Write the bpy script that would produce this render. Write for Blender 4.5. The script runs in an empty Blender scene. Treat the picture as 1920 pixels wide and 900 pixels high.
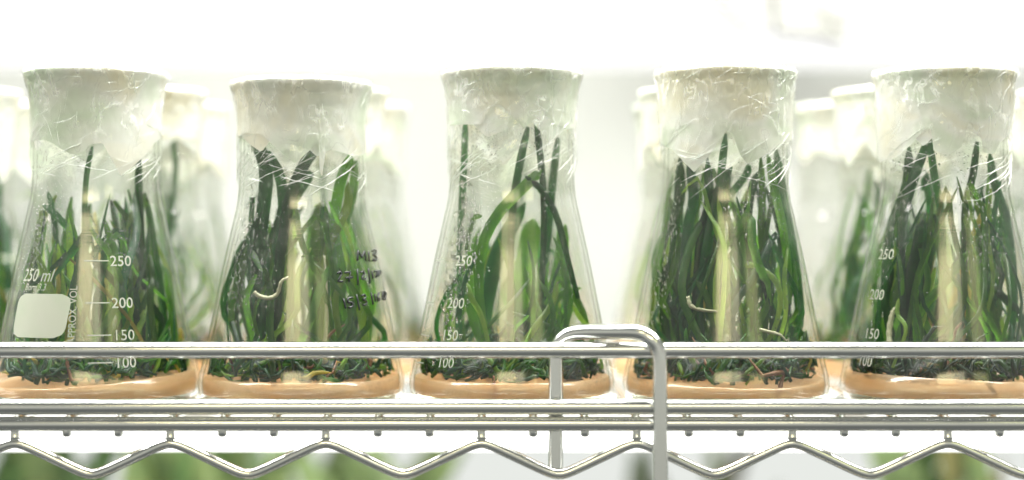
import bpy, math, random
from mathutils import Vector, noise
import numpy as np

# ------------------------------------------------------------------ camera, world, lamps
F, D, ZC = 3080.0, 0.68, 0.0667          # focal length in photo pixels, distance to the front row, eye height
sc = bpy.context.scene
C = sc.collection
cd = bpy.data.cameras.new('camera'); cam = bpy.data.objects.new('camera', cd); C.objects.link(cam)
cam.location = (0, -D, ZC); cam.rotation_euler = (math.radians(90), 0, 0)
cd.sensor_width = 36; cd.lens = 36 * F / 1920; cd.clip_start = 0.01; cd.clip_end = 50
cd.dof.use_dof = True; cd.dof.focus_distance = 0.648; cd.dof.aperture_fstop = 2.7; cd.dof.aperture_blades = 0
sc.camera = cam
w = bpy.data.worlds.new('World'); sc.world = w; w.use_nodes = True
# room gradient shaped to band the chrome: pale middle, dimmer floor and ceiling
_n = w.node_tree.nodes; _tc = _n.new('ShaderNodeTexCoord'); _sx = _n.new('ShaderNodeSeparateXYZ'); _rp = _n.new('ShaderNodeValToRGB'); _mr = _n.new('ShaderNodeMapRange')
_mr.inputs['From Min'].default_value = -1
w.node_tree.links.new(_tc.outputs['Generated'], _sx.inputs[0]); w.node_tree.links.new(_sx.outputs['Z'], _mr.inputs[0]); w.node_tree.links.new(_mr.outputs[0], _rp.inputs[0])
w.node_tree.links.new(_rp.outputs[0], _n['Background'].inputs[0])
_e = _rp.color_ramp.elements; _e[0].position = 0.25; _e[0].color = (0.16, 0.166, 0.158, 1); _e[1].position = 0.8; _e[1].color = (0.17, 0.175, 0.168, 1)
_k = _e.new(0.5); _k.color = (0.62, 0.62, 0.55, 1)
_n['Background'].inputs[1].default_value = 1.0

def area(name, loc, target, sx, sy, power, col):
    l = bpy.data.lights.new(name, 'AREA'); l.shape = 'RECTANGLE'; l.size = sx; l.size_y = sy
    l.energy = power; l.color = col
    o = bpy.data.objects.new(name, l); C.objects.link(o); o.location = loc
    o.rotation_euler = (Vector(target) - Vector(loc)).to_track_quat('-Z', 'Y').to_euler()
    return o
area('shelf_light_above', (0, 0.01, 0.40), (0, 0.0, 0), 1.1, 0.30, 30.0, (1, 0.985, 0.94))
area('aisle_light', (-0.20, -1.7, 0.735), (0, 0, 0.05), 0.60, 0.24, 3.9, (1, 0.88, 0.50))
area('aisle_light_right', (0.27, -1.7, 0.735), (0, 0, 0.05), 0.30, 0.24, 1.2, (1, 0.91, 0.60))
area('aisle_light_dim', (0.98, -1.6, 0.70), (0, 0, 0.05), 0.50, 0.30, 1.2, (0.98, 0.98, 0.45))

sc.view_settings.view_transform = 'Standard'; sc.view_settings.look = 'None'
sc.view_settings.gamma = 1; sc.view_settings.exposure = 0.0; sc.view_settings.use_curve_mapping = False
cy = sc.cycles
cy.use_denoising = True; cy.use_light_tree = False
cy.max_bounces = 9; cy.diffuse_bounces = 4; cy.glossy_bounces = 3; cy.transmission_bounces = 6; cy.use_adaptive_sampling = True; cy.adaptive_threshold = 0.02
cy.transparent_max_bounces = 64; cy.sample_clamp_indirect = 6; cy.caustics_reflective = False

# ------------------------------------------------------------------ helpers
rnd = random.Random(7)
def px(x, y, Y):
    s = F / (D + Y)
    return Vector(((x - 960) / s, Y, ZC - (y - 450) / s))
def mesh(name, verts, faces, mat=None, smooth=True):
    m = bpy.data.meshes.new(name); m.from_pydata([tuple(v) for v in verts], [], faces)
    if smooth: m.polygons.foreach_set('use_smooth', [True] * len(m.polygons))
    if mat: m.materials.append(mat)
    m.update(); return m
def link(name, data, parent=None, loc=None, **props):
    o = bpy.data.objects.new(name, data); C.objects.link(o)
    if parent: o.parent = parent
    if loc is not None: o.location = loc
    for k, v in props.items(): o[k] = v
    return o
def thing(name, loc, label, cat, group=None, data=None, rz=0):
    o = link(name, data, None, loc, label=label, category=cat); o.rotation_euler.z = rz
    if group: o['group'] = group
    return o
def copy_tree(o, parent=None, keep=1.0):
    c = o.copy(); C.objects.link(c); c.parent = parent
    for ch in list(o.children):
        if keep > 1 and ch.name.startswith('pleats'): continue
        if keep >= 1 or rnd.random() < keep: copy_tree(ch, c)
    return c
def catmull(P, n):
    P = [Vector(p) for p in P]; Q = [2 * P[0] - P[1]] + P + [2 * P[-1] - P[-2]]
    out = []; m = len(P) - 1
    for i in range(n):
        t = i / (n - 1) * m; k = min(int(t), m - 1); u = t - k
        a, b, c, d = Q[k:k + 4]
        out.append(0.5 * ((2 * b) + (c - a) * u + (2 * a - 5 * b + 4 * c - d) * u * u + (3 * b - a - 3 * c + d) * u ** 3))
    return out
def tube_data(P, r, seg=10, caps=True):
    P = [Vector(p) for p in P]; n = len(P)
    R = r if isinstance(r, (list, tuple)) else [r] * n
    V, Fc = [], []
    nrm = None
    for i in range(n):
        t = (P[min(i + 1, n - 1)] - P[max(i - 1, 0)]).normalized()
        if nrm is None:
            nrm = t.orthogonal().normalized()
        nrm = (nrm - t * nrm.dot(t)).normalized()
        b = t.cross(nrm)
        for k in range(seg):
            a = 2 * math.pi * k / seg
            V.append(P[i] + (nrm * math.cos(a) + b * math.sin(a)) * R[i])
    for i in range(n - 1):
        for k in range(seg):
            a, b2 = i * seg + k, i * seg + (k + 1) % seg
            Fc.append((a, b2, b2 + seg, a + seg))
    if caps:
        Fc.append(tuple(range(seg - 1, -1, -1))); Fc.append(tuple((n - 1) * seg + k for k in range(seg)))
    return V, Fc
def tube(name, P, r, mat, seg=10):
    return mesh(name, *tube_data(P, r, seg), mat)
def box_data(x0, x1, y0, y1, z0, z1):
    V = [(x, y, z) for x in (x0, x1) for y in (y0, y1) for z in (z0, z1)]
    return V, [(0, 1, 3, 2), (4, 6, 7, 5), (0, 4, 5, 1), (2, 3, 7, 6), (0, 2, 6, 4), (1, 5, 7, 3)]

# ------------------------------------------------------------------ materials
def mat(name):
    m = bpy.data.materials.new(name); m.use_nodes = True
    nt = m.node_tree; nt.nodes.clear()
    out = nt.nodes.new('ShaderNodeOutputMaterial')
    def N(t, **kw):
        n = nt.nodes.new('ShaderNode' + t)
        for k, v in kw.items():
            if isinstance(k, str) and hasattr(n, k): setattr(n, k, v)
        return n
    def L(a, b): nt.links.new(a, b)
    return m, nt, out, N, L
def setin(n, **kw):
    for k, v in kw.items():
        n.inputs[k.replace('_', ' ')].default_value = v
    return n
def ramp(N, p0, p1, c0=(0, 0, 0, 1), c1=(1, 1, 1, 1)):
    r = N('ValToRGB'); e = r.color_ramp.elements
    e[0].position = p0; e[1].position = p1; e[0].color = c0; e[1].color = c1
    return r

def principled(name, col, rough=0.5, metal=0.0, nscale=None, namt=0.0, bump=0.0, **kw):
    m, nt, out, N, L = mat(name)
    p = N('BsdfPrincipled'); L(p.outputs[0], out.inputs[0])
    setin(p, Base_Color=(*col, 1), Roughness=rough, Metallic=metal)
    for k, v in kw.items(): p.inputs[k.replace('_', ' ')].default_value = v
    if nscale:
        tc = N('TexCoord'); no = N('TexNoise'); setin(no, Scale=nscale, Detail=4); L(tc.outputs['Object'], no.inputs['Vector'])
        r = ramp(N, 0.3, 0.7, (*[c * (1 - namt) for c in col], 1), (*[min(1, c * (1 + namt)) for c in col], 1))
        L(no.outputs[0], r.inputs[0]); L(r.outputs[0], p.inputs['Base Color'])
        if bump:
            b = N('Bump'); setin(b, Strength=bump, Distance=0.0005); L(no.outputs[0], b.inputs['Height']); L(b.outputs[0], p.inputs['Normal'])
    return m

def emitter(name, col, strength):
    m, nt, out, N, L = mat(name)
    e = N('Emission'); setin(e, Color=(*col, 1), Strength=strength); L(e.outputs[0], out.inputs[0])
    return m

def clear_glass_mat(name):
    """thin clear lab glass: lets light through, mirrors by Fresnel, faint drawn rings"""
    m, nt, out, N, L = mat(name)
    tc = N('TexCoord')
    tr = N('BsdfTransparent'); gl = N('BsdfGlossy'); setin(gl, Roughness=0.15, Color=(1, 1, 1, 1))
    mp = N('Mapping'); mp.inputs['Scale'].default_value = (60, 60, 1500); L(tc.outputs['Object'], mp.inputs[0])
    rn = N('TexNoise'); setin(rn, Scale=1.0, Detail=1); L(mp.outputs[0], rn.inputs['Vector'])
    bp = N('Bump'); setin(bp, Strength=0.015, Distance=0.0006); L(rn.outputs[0], bp.inputs['Height']); L(bp.outputs[0], gl.inputs['Normal'])
    fr = N('Fresnel'); setin(fr, IOR=1.78)   # both faces of the wall mirror together
    lw = N('LayerWeight'); setin(lw, Blend=0.5)
    rc = ramp(N, 0.76, 1.0, (0.985, 0.99, 0.982, 1), (0.42, 0.47, 0.38, 1)); L(lw.outputs['Facing'], rc.inputs[0]); L(rc.outputs[0], tr.inputs[0])
    fm = N('Math', operation='MINIMUM'); fm.inputs[1].default_value = 0.30; L(fr.outputs[0], fm.inputs[0])
    mx = N('MixShader'); L(fm.outputs[0], mx.inputs[0]); L(tr.outputs[0], mx.inputs[1]); L(gl.outputs[0], mx.inputs[2])
    L(mx.outputs[0], out.inputs[0]); return m
def mist_mat(name, fog, speck, gloss=0.03):
    """inner face of the glass, breathed over with condensation: broad patches x fine beads"""
    m, nt, out, N, L = mat(name)
    tc = N('TexCoord'); oi = N('ObjectInfo')
    tr = N('BsdfTransparent'); lw = N('LayerWeight'); setin(lw, Blend=0.5)
    rc = ramp(N, 0.80, 1.0, (0.985, 0.99, 0.982, 1), (0.45, 0.50, 0.41, 1)); L(lw.outputs['Facing'], rc.inputs[0]); L(rc.outputs[0], tr.inputs[0])
    n1 = N('TexNoise', noise_dimensions='4D'); setin(n1, Scale=38, Detail=2); L(tc.outputs['Object'], n1.inputs['Vector'])
    wm = N('Math', operation='MULTIPLY'); wm.inputs[1].default_value = 40; L(oi.outputs['Random'], wm.inputs[0]); L(wm.outputs[0], n1.inputs['W'])
    r1 = ramp(N, 0.44, 0.70); L(n1.outputs[0], r1.inputs[0])
    if speck > 0:
        n2 = N('TexVoronoi'); setin(n2, Scale=1500); L(tc.outputs['Object'], n2.inputs['Vector'])
        r2 = ramp(N, 0.25, 0.62, (1, 1, 1, 1), (0.2, 0.2, 0.2, 1)); L(n2.outputs[0], r2.inputs[0])
        n3 = N('TexNoise'); setin(n3, Scale=420, Detail=2); L(tc.outputs['Object'], n3.inputs['Vector'])
        r3 = ramp(N, 0.42, 0.6, (0.15, 0.15, 0.15, 1)); L(n3.outputs[0], r3.inputs[0])
        a = N('Math', operation='MULTIPLY'); L(r2.outputs[0], a.inputs[0]); L(r3.outputs[0], a.inputs[1])
        c = N('Math', operation='MULTIPLY_ADD'); L(a.outputs[0], c.inputs[0]); c.inputs[1].default_value = speck; c.inputs[2].default_value = fog
        d = N('Math', operation='MULTIPLY'); L(c.outputs[0], d.inputs[0]); L(r1.outputs[0], d.inputs[1])
        e = N('Math', operation='ADD'); L(d.outputs[0], e.inputs[0]); e.inputs[1].default_value = fog * 0.35
    else:
        e = N('Math', operation='MULTIPLY_ADD'); L(r1.outputs[0], e.inputs[0]); e.inputs[1].default_value = fog; e.inputs[2].default_value = fog * 0.35
    df = N('BsdfDiffuse'); setin(df, Color=(0.9, 0.93, 0.88, 1)); tl = N('BsdfTranslucent'); setin(tl, Color=(0.95, 0.97, 0.93, 1))
    ad = N('MixShader'); ad.inputs[0].default_value = 0.7; L(df.outputs[0], ad.inputs[1]); L(tl.outputs[0], ad.inputs[2])
    m2 = N('MixShader'); L(e.outputs[0], m2.inputs[0]); L(tr.outputs[0], m2.inputs[1]); L(ad.outputs[0], m2.inputs[2])
    L(m2.outputs[0], out.inputs[0])
    return m

def back_glass_mat(name, mist):
    """glass of the rows behind: out of focus, even mist that also puts in bright haze"""
    m, nt, out, N, L = mat(name)
    tr = N('BsdfTransparent'); setin(tr, Color=(0.98, 0.985, 0.975, 1)); gl = N('BsdfGlossy'); setin(gl, Roughness=0.05)
    fr = N('Fresnel'); setin(fr, IOR=1.47); fm = N('Math', operation='MINIMUM'); fm.inputs[1].default_value = 0.2; L(fr.outputs[0], fm.inputs[0])
    mx = N('MixShader'); L(fm.outputs[0], mx.inputs[0]); L(tr.outputs[0], mx.inputs[1]); L(gl.outputs[0], mx.inputs[2])
    tl = N('BsdfTranslucent'); setin(tl, Color=(0.93, 0.95, 0.90, 1))
    m2 = N('MixShader'); m2.inputs[0].default_value = mist; L(mx.outputs[0], m2.inputs[1]); L(tl.outputs[0], m2.inputs[2])  # even whitening stands for bright haze as well as mist
    L(m2.outputs[0], out.inputs[0]); return m

def sheet_mat(name, col, trans, gloss=0.08, patchy=False):
    """waxed paper: part of the light goes through, a little sheen"""
    m, nt, out, N, L = mat(name)
    tc = N('TexCoord'); no = N('TexNoise', noise_dimensions='4D'); setin(no, Scale=30, Detail=3, Distortion=0.8); L(tc.outputs['Object'], no.inputs['Vector'])
    oi = N('ObjectInfo'); wm = N('Math', operation='MULTIPLY'); wm.inputs[1].default_value = 30; L(oi.outputs['Random'], wm.inputs[0]); L(wm.outputs[0], no.inputs['W'])
    r = ramp(N, 0.32, 0.68, (col[0] * 0.84, col[1] * 0.92, col[2] * 0.82, 1), (*col, 1)); L(no.outputs[0], r.inputs[0])
    if patchy:
        e = r.color_ramp.elements.new(0.5); e.color = (min(1, col[0] * 1.08), min(1, col[1] * 1.06), min(1, col[2] * 1.1), 1)
        r.color_ramp.elements[2].color = (min(1, col[0] * 1.05), col[1] * 0.98, col[2] * 0.88, 1)
    df = N('BsdfDiffuse'); tl = N('BsdfTranslucent'); L(r.outputs[0], df.inputs[0]); L(r.outputs[0], tl.inputs[0])
    mx = N('MixShader'); mx.inputs[0].default_value = trans; L(df.outputs[0], mx.inputs[1]); L(tl.outputs[0], mx.inputs[2])
    gl = N('BsdfGlossy'); setin(gl, Roughness=0.25)
    m2 = N('MixShader'); m2.inputs[0].default_value = gloss; L(mx.outputs[0], m2.inputs[1]); L(gl.outputs[0], m2.inputs[2])
    L(m2.outputs[0], out.inputs[0]); return m

def film_mat():
    """crumpled clear film: mirror-like facets, wrinkle highlights painted as white lines"""
    m, nt, out, N, L = mat('cling_film')
    tc = N('TexCoord'); oi = N('ObjectInfo'); wm = N('Math', operation='MULTIPLY'); wm.inputs[1].default_value = 30; L(oi.outputs['Random'], wm.inputs[0])
    mp = N('Mapping'); mp.inputs['Scale'].default_value = (1.0, 1.0, 0.6); mp.inputs['Rotation'].default_value = (0.35, 0.3, 0); L(tc.outputs['Object'], mp.inputs[0])
    no = N('TexNoise', noise_dimensions='4D'); setin(no, Scale=115, Detail=3, Distortion=1.3); L(mp.outputs[0], no.inputs['Vector']); L(wm.outputs[0], no.inputs['W'])
    sz = N('SeparateXYZ'); L(tc.outputs['Object'], sz.inputs[0]); zm = N('MapRange'); setin(zm, From_Min=0.100, From_Max=0.130, To_Min=0.22, To_Max=1.0); L(sz.outputs['Z'], zm.inputs[0])
    bp = N('Bump'); setin(bp, Distance=0.0013); L(no.outputs[0], bp.inputs['Height']); L(zm.outputs[0], bp.inputs['Strength'])
    tr = N('BsdfTransparent'); setin(tr, Color=(0.975, 0.98, 0.965, 1))
    gl = N('BsdfGlossy'); setin(gl, Roughness=0.07); L(bp.outputs[0], gl.inputs['Normal'])
    lw = N('LayerWeight'); setin(lw, Blend=0.30); L(bp.outputs[0], lw.inputs['Normal'])
    mth = N('Math', operation='MULTIPLY_ADD'); mth.inputs[1].default_value = 0.62; mth.inputs[2].default_value = 0.06; L(lw.outputs['Fresnel'], mth.inputs[0])
    mg = N('Math', operation='MULTIPLY'); L(mth.outputs[0], mg.inputs[0]); L(zm.outputs[0], mg.inputs[1])
    mx = N('MixShader'); L(mg.outputs[0], mx.inputs[0]); L(tr.outputs[0], mx.inputs[1]); L(gl.outputs[0], mx.inputs[2])
    rw = ramp(N, 0.46, 0.54, (0, 0, 0, 1), (0, 0, 0, 1)); e = rw.color_ramp.elements.new(0.5); e.color = (0.6, 0.6, 0.6, 1); L(no.outputs[0], rw.inputs[0])  # white lines painted for the highlights along wrinkles
    n2 = N('TexNoise'); setin(n2, Scale=70, Detail=2); L(tc.outputs['Object'], n2.inputs['Vector'])
    r2 = ramp(N, 0.42, 0.62); L(n2.outputs[0], r2.inputs[0])
    m0 = N('Math', operation='MULTIPLY'); L(rw.outputs[0], m0.inputs[0]); L(r2.outputs[0], m0.inputs[1])
    ml = N('Math', operation='MULTIPLY'); L(m0.outputs[0], ml.inputs[0]); L(zm.outputs[0], ml.inputs[1])
    df = N('BsdfDiffuse'); setin(df, Color=(0.96, 0.97, 0.95, 1)); tl = N('BsdfTranslucent'); setin(tl, Color=(0.96, 0.97, 0.95, 1))
    wh = N('MixShader'); wh.inputs[0].default_value = 0.6; L(df.outputs[0], wh.inputs[1]); L(tl.outputs[0], wh.inputs[2])
    m2 = N('MixShader'); L(ml.outputs[0], m2.inputs[0]); L(mx.outputs[0], m2.inputs[1]); L(wh.outputs[0], m2.inputs[2])
    L(m2.outputs[0], out.inputs[0]); return m

def leaf_mat(name, col, tcol, tmix=0.45):
    m, nt, out, N, L = mat(name)
    tc = N('TexCoord'); oi = N('ObjectInfo')
    no = N('TexNoise'); setin(no, Scale=110, Detail=4); L(tc.outputs['Object'], no.inputs['Vector'])
    hs = N('HueSaturation'); mr = N('MapRange'); setin(mr, To_Min=0.55, To_Max=1.45); L(oi.outputs['Random'], mr.inputs[0]); L(mr.outputs[0], hs.inputs['Value'])
    r = ramp(N, 0.3, 0.7, (col[0] * 0.6, col[1] * 0.7, col[2] * 0.7, 1), (col[0] * 1.3, col[1] * 1.2, col[2], 1)); L(no.outputs[0], r.inputs[0]); L(r.outputs[0], hs.inputs['Color'])
    h2 = N('HueSaturation'); L(mr.outputs[0], h2.inputs['Value'])
    r2 = ramp(N, 0.3, 0.7, (tcol[0] * 0.7, tcol[1] * 0.8, tcol[2], 1), (tcol[0] * 1.3, tcol[1] * 1.15, tcol[2], 1)); L(no.outputs[0], r2.inputs[0]); L(r2.outputs[0], h2.inputs['Color'])
    p = N('BsdfPrincipled'); setin(p, Roughness=0.32); L(hs.outputs[0], p.inputs['Base Color'])
    tl = N('BsdfTranslucent'); L(h2.outputs[0], tl.inputs[0])
    mx = N('MixShader'); mx.inputs[0].default_value = tmix; L(p.outputs[0], mx.inputs[1]); L(tl.outputs[0], mx.inputs[2])
    L(mx.outputs[0], out.inputs[0]); return m

M = {}
M['glass'] = clear_glass_mat('flask_glass')
M['mist'] = mist_mat('beaded_glass', 0.016, 0.30)
M['mist_haze_back'] = back_glass_mat('hazy_misted_glass', 0.11)
M['mist_haze_far'] = back_glass_mat('hazier_misted_glass', 0.20)
M['paper'] = sheet_mat('waxed_paper', (0.83, 0.85, 0.785), 0.50, 0.10, True)
M['paper_inner'] = sheet_mat('inner_waxed_paper', (0.95, 0.955, 0.93), 0.66, 0.05, True)
M['film'] = film_mat()
M['fold'] = sheet_mat('film_fold_glint', (0.93, 0.95, 0.92), 0.5, 0.3)  # white ribs painted in for the bright crinkles of the film
M['leaf'] = [leaf_mat('dark_leaf', (0.008, 0.050, 0.022), (0.035, 0.20, 0.030), 0.46),
             leaf_mat('mid_leaf', (0.024, 0.095, 0.018), (0.13, 0.37, 0.025), 0.54),
             leaf_mat('lime_leaf', (0.13, 0.24, 0.035), (0.30, 0.52, 0.06), 0.5),
             leaf_mat('yellow_leaf', (0.30, 0.26, 0.05), (0.5, 0.45, 0.10), 0.5)]
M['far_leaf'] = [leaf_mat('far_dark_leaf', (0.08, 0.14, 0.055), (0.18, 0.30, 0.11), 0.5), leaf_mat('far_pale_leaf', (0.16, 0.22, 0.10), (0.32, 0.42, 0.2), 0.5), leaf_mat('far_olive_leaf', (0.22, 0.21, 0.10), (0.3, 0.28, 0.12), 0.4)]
M['root'] = principled('pale_root', (0.40, 0.40, 0.27), 0.5, nscale=300, namt=0.2)
M['root_dark'] = principled('brown_root', (0.16, 0.07, 0.025), 0.6, nscale=300, namt=0.3)
def agar_mat():
    m, nt, out, N, L = mat('agar_gel')
    tc = N('TexCoord'); n1 = N('TexNoise'); setin(n1, Scale=40, Detail=4, Distortion=0.8); L(tc.outputs['Object'], n1.inputs['Vector'])
    r = ramp(N, 0.30, 0.70, (0.95, 0.58, 0.29, 1), (1.0, 0.78, 0.52, 1)); L(n1.outputs[0], r.inputs[0])
    n2 = N('TexVoronoi'); setin(n2, Scale=420); L(tc.outputs['Object'], n2.inputs['Vector'])
    r2 = ramp(N, 0.08, 0.16, (0.45, 0.30, 0.2, 1), (1, 1, 1, 1)); L(n2.outputs[0], r2.inputs[0])
    mc = N('Mix', data_type='RGBA', blend_type='MULTIPLY'); mc.inputs[0].default_value = 0.35; L(r.outputs[0], mc.inputs[6]); L(r2.outputs[0], mc.inputs[7])
    df = N('BsdfDiffuse'); tl = N('BsdfTranslucent'); L(mc.outputs[2], df.inputs[0]); L(mc.outputs[2], tl.inputs[0])
    mx = N('MixShader'); mx.inputs[0].default_value = 0.6; L(df.outputs[0], mx.inputs[1]); L(tl.outputs[0], mx.inputs[2])
    tr = N('BsdfTransparent'); setin(tr, Color=(1.0, 0.86, 0.68, 1))
    m1 = N('MixShader'); m1.inputs[0].default_value = 0.5; L(mx.outputs[0], m1.inputs[1]); L(tr.outputs[0], m1.inputs[2])
    gl = N('BsdfGlossy'); setin(gl, Roughness=0.12); b = N('Bump'); setin(b, Strength=0.4, Distance=0.001); L(n1.outputs[0], b.inputs['Height']); L(b.outputs[0], gl.inputs['Normal'])
    m2 = N('MixShader'); m2.inputs[0].default_value = 0.07; L(m1.outputs[0], m2.inputs[1]); L(gl.outputs[0], m2.inputs[2])
    L(m2.outputs[0], out.inputs[0]); return m
M['agar'] = agar_mat()
M['enamel'] = sheet_mat('white_print', (0.52, 0.54, 0.46), 0.35, 0.03)
M['ink'] = principled('black_marker', (0.012, 0.016, 0.016), 0.5)
def water_mat():
    m, nt, out, N, L = mat('water_drop')
    g = N('BsdfGlass'); setin(g, IOR=1.33, Roughness=0.0, Color=(1, 1, 1, 1)); L(g.outputs[0], out.inputs[0]); return m
M['water'] = water_mat()
def chrome_mat():
    m, nt, out, N, L = mat('chromed_wire')
    p = N('BsdfPrincipled'); setin(p, Base_Color=(0.80, 0.815, 0.795, 1), Metallic=1.0, Roughness=0.2)
    tc = N('TexCoord'); no = N('TexNoise'); setin(no, Scale=90, Detail=5); L(tc.outputs['Object'], no.inputs['Vector'])
    r = ramp(N, 0.3, 0.75, (0.14,) * 3 + (1,), (0.22,) * 3 + (1,)); L(no.outputs[0], r.inputs[0]); L(r.outputs[0], p.inputs['Roughness'])
    n2 = N('TexNoise'); setin(n2, Scale=500, Detail=3); L(tc.outputs['Object'], n2.inputs['Vector'])
    b = N('Bump'); setin(b, Strength=0.02, Distance=0.0004); L(n2.outputs[0], b.inputs['Height']); L(b.outputs[0], p.inputs['Normal'])
    L(p.outputs[0], out.inputs[0]); return m
M['chrome'] = chrome_mat()
M['white'] = principled('white_painted_panel', (0.88, 0.89, 0.86), 0.6, nscale=6, namt=0.03)
M['pale'] = principled('pale_grey_wall', (0.33, 0.342, 0.325), 0.6, nscale=5, namt=0.06)
M['grey'] = principled('grey_plastic', (0.27, 0.275, 0.26), 0.5, nscale=20, namt=0.1)
M['lamp_back'] = emitter('lit_diffuser', (1, 1, 0.985), 1.2)
M['tier_glow'] = emitter('added_lower_glow', (0.97, 1, 0.95), 0.84)
M['lamp_low'] = emitter('lit_tube', (1, 0.99, 0.96), 3.2)

# ------------------------------------------------------------------ setting: lit back of the shelf
link('back_wall', mesh('back_wall', *box_data(-0.75, 0.75, 0.52, 0.53, -0.045, 0.193), M['pale'], False), kind='structure')
lw_ = thing('glow_panel', (0, 0.86, -0.52), 'added pale glowing panel behind the plants on the tier below', 'lamp')  # added emitter in place of the lower wall, brightens the background
link('glow_face', mesh('glow_face', *box_data(-0.9, 0.9, 0, 0.012, 0, 0.46), M['tier_glow'], False), lw_)
lp = thing('glow_panel', (0, 0.5325, 0.17), 'wide glowing white light panel filling the top of the background', 'lamp')
link('glow_face', mesh('glow_face', *box_data(-0.75, 0.75, 0, 0.012, 0.0, 0.33), M['lamp_back'], False), lp)

# blurred grey holder hanging in front of the light panel
hv = []
def prism(pts, y0, y1):
    n = len(pts); V = [(x, y0, z) for x, z in pts] + [(x, y1, z) for x, z in pts]
    Fc = [tuple(range(n)), tuple(range(2 * n - 1, n - 1, -1))] + [(i, i + n, (i + 1) % n + n, (i + 1) % n) for i in range(n)]
    return V, Fc
hb = px(1460, 60, 0.40)
th = thing('lamp_holder', hb, 'blurred pale grey lamp holder hanging at the top right of centre', 'lamp holder')
s4 = F / (D + 0.40)
def loc(x, y): return ((x - 1460) / s4, -(y - 60) / s4)
link('bracket', mesh('bracket', *prism([loc(1330, -60), loc(1345, 10), loc(1400, 62), loc(1440, 52), loc(1450, -60)], -0.006, 0.006), M['grey'], False), th)
link('socket', mesh('socket', *prism([loc(1450, -60), loc(1455, 60), loc(1530, 66), loc(1582, 80), loc(1590, -60)], -0.012, 0.012), M['grey'], False), th)
link('end_cap', mesh('end_cap', *prism([loc(1528, -60), loc(1530, 34), loc(1576, 50), loc(1584, -60)], -0.018, -0.0125), M['grey'], False), th)

# lamp under the shelf, lights the gel from beneath and the tier below
bt = thing('shelf_lamp', (0, 0.06, -0.0282), 'long glowing white tube lamp under the wire shelf', 'lamp')
link('lamp_tube', mesh('lamp_tube', *box_data(-0.62, 0.62, 0, 0.11, 0, 0.012), M['lamp_low'], False), bt)
for x_ in (-0.5, -0.15, 0.15, 0.5): link('lamp_clip', mesh('lamp_clip', *box_data(x_, x_ + 0.012, 0.006, 0.029, 0.0125, 0.0165), M['white'], False), bt)

# ------------------------------------------------------------------ chrome wire shelf
YR = -0.055
sh = thing('wire_shelf', (0, YR, -0.0285), 'chrome wire shelf with zigzag truss carrying the flasks', 'shelf')
def inshelf(P): return [Vector(p) - Vector((0, YR, -0.0285)) for p in P]
zt = px(0, 794.5, YR).z
link('front_rod', tube('front_rod', inshelf([(-0.32 + 0.08 * i, YR, zt) for i in range(9)]), 0.0029, M['chrome'], 20), sh)
link('lower_rod', tube('lower_rod', inshelf([(-0.32 + 0.08 * i, YR + 0.003, -0.0285) for i in range(9)]), 0.002, M['chrome'], 16), sh)
YZ = -0.0510
zp, zq = px(0, 831, YZ).z, px(0, 889, YZ).z
xs0 = px(28, 0, YZ).x; per = px(28 + 291.5, 0, YZ).x - xs0
Z = []
for i in range(0, 441):
    x = xs0 - 2 * per + i * per * 10 / 440
    k = 0.945
    t = math.asin(k * math.cos(2 * math.pi * (x - xs0) / per)) / math.asin(k)
    Z.append((x, YZ, (zp + zq) / 2 + (zp - zq) / 2 * t))
link('zigzag_wire', tube('zigzag_wire', inshelf(Z), 0.00205, M['chrome'], 14), sh)
dw = None
for i in range(-4, 25):
    x = xs0 + per / 3 * i
    peak = i % 3 == 0
    zend = px(0, 822 if peak else 812, YZ).z
    if dw is None:
        dw = {}
        for pk, ze in ((True, px(0, 822, YZ).z), (False, px(0, 819, YZ).z)):
            P = [(0, 0.36, -0.0017), (0, 0.1, -0.0017), (0, -0.044, -0.0017), (0, -0.0485, -0.0022), (0, -0.0506, -0.0040), (0, YZ, -0.0060), (0, YZ, ze + 0.0008), (0, YZ, ze)]
            dw[pk] = tube('deck_wire', inshelf(P), [0.0017] * 5 + [0.0017, 0.0018 if not pk else 0.0017, 0.0010 if not pk else 0.0021], M['chrome'], 12)
    link('deck_wire', dw[peak], sh, (x, 0, 0))
for yb in (0.06, 0.20, 0.35):
    link('cross_rod', tube('cross_rod', inshelf([(-0.32 + 0.08 * i, yb, -0.0052) for i in range(9)]), 0.0018, M['chrome'], 10), sh)

lg = thing('shelf_ledge', (0, YR, 0), 'chrome guard rail with bent hook along the front of shelf', 'rail')
def inl(P): return [Vector(p) - Vector((0, YR, 0)) for p in P]
z1, z2 = px(0, 656.5, YR).z, px(0, 763, YR).z
link('rail', tube('rail', inl([(-0.32 + 0.08 * i, YR, z1) for i in range(9)]), 0.0031, M['chrome'], 24), lg)
link('rail', tube('rail', inl([(-0.32 + 0.08 * i, YR, z2) for i in range(9)]), 0.0031, M['chrome'], 24), lg)
yl, yr = -0.0484, -0.0618
B = [px(1042, 888, yl), px(1042, 800, yl), px(1042, 720, yl), px(1042.5, 668, yl), px(1046, 648, yl), px(1057, 633, yl - 0.0005), px(1074, 625, yl - 0.0015), px(1095, 622.5, yl - 0.003),
     px(1130, 622, yl - 0.006), px(1165, 622, yr + 0.004), px(1190, 622.5, yr + 0.002), px(1208, 627, yr + 0.001), px(1223, 638, yr), px(1233, 654, yr), px(1237, 676, yr), px(1237.5, 720, yr), px(1238, 800, yr), px(1238, 880, yr), px(1238, 960, yr)]
link('hook', tube('hook', inl(catmull(B, 120)), 0.0029, M['chrome'], 20), lg)

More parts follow.
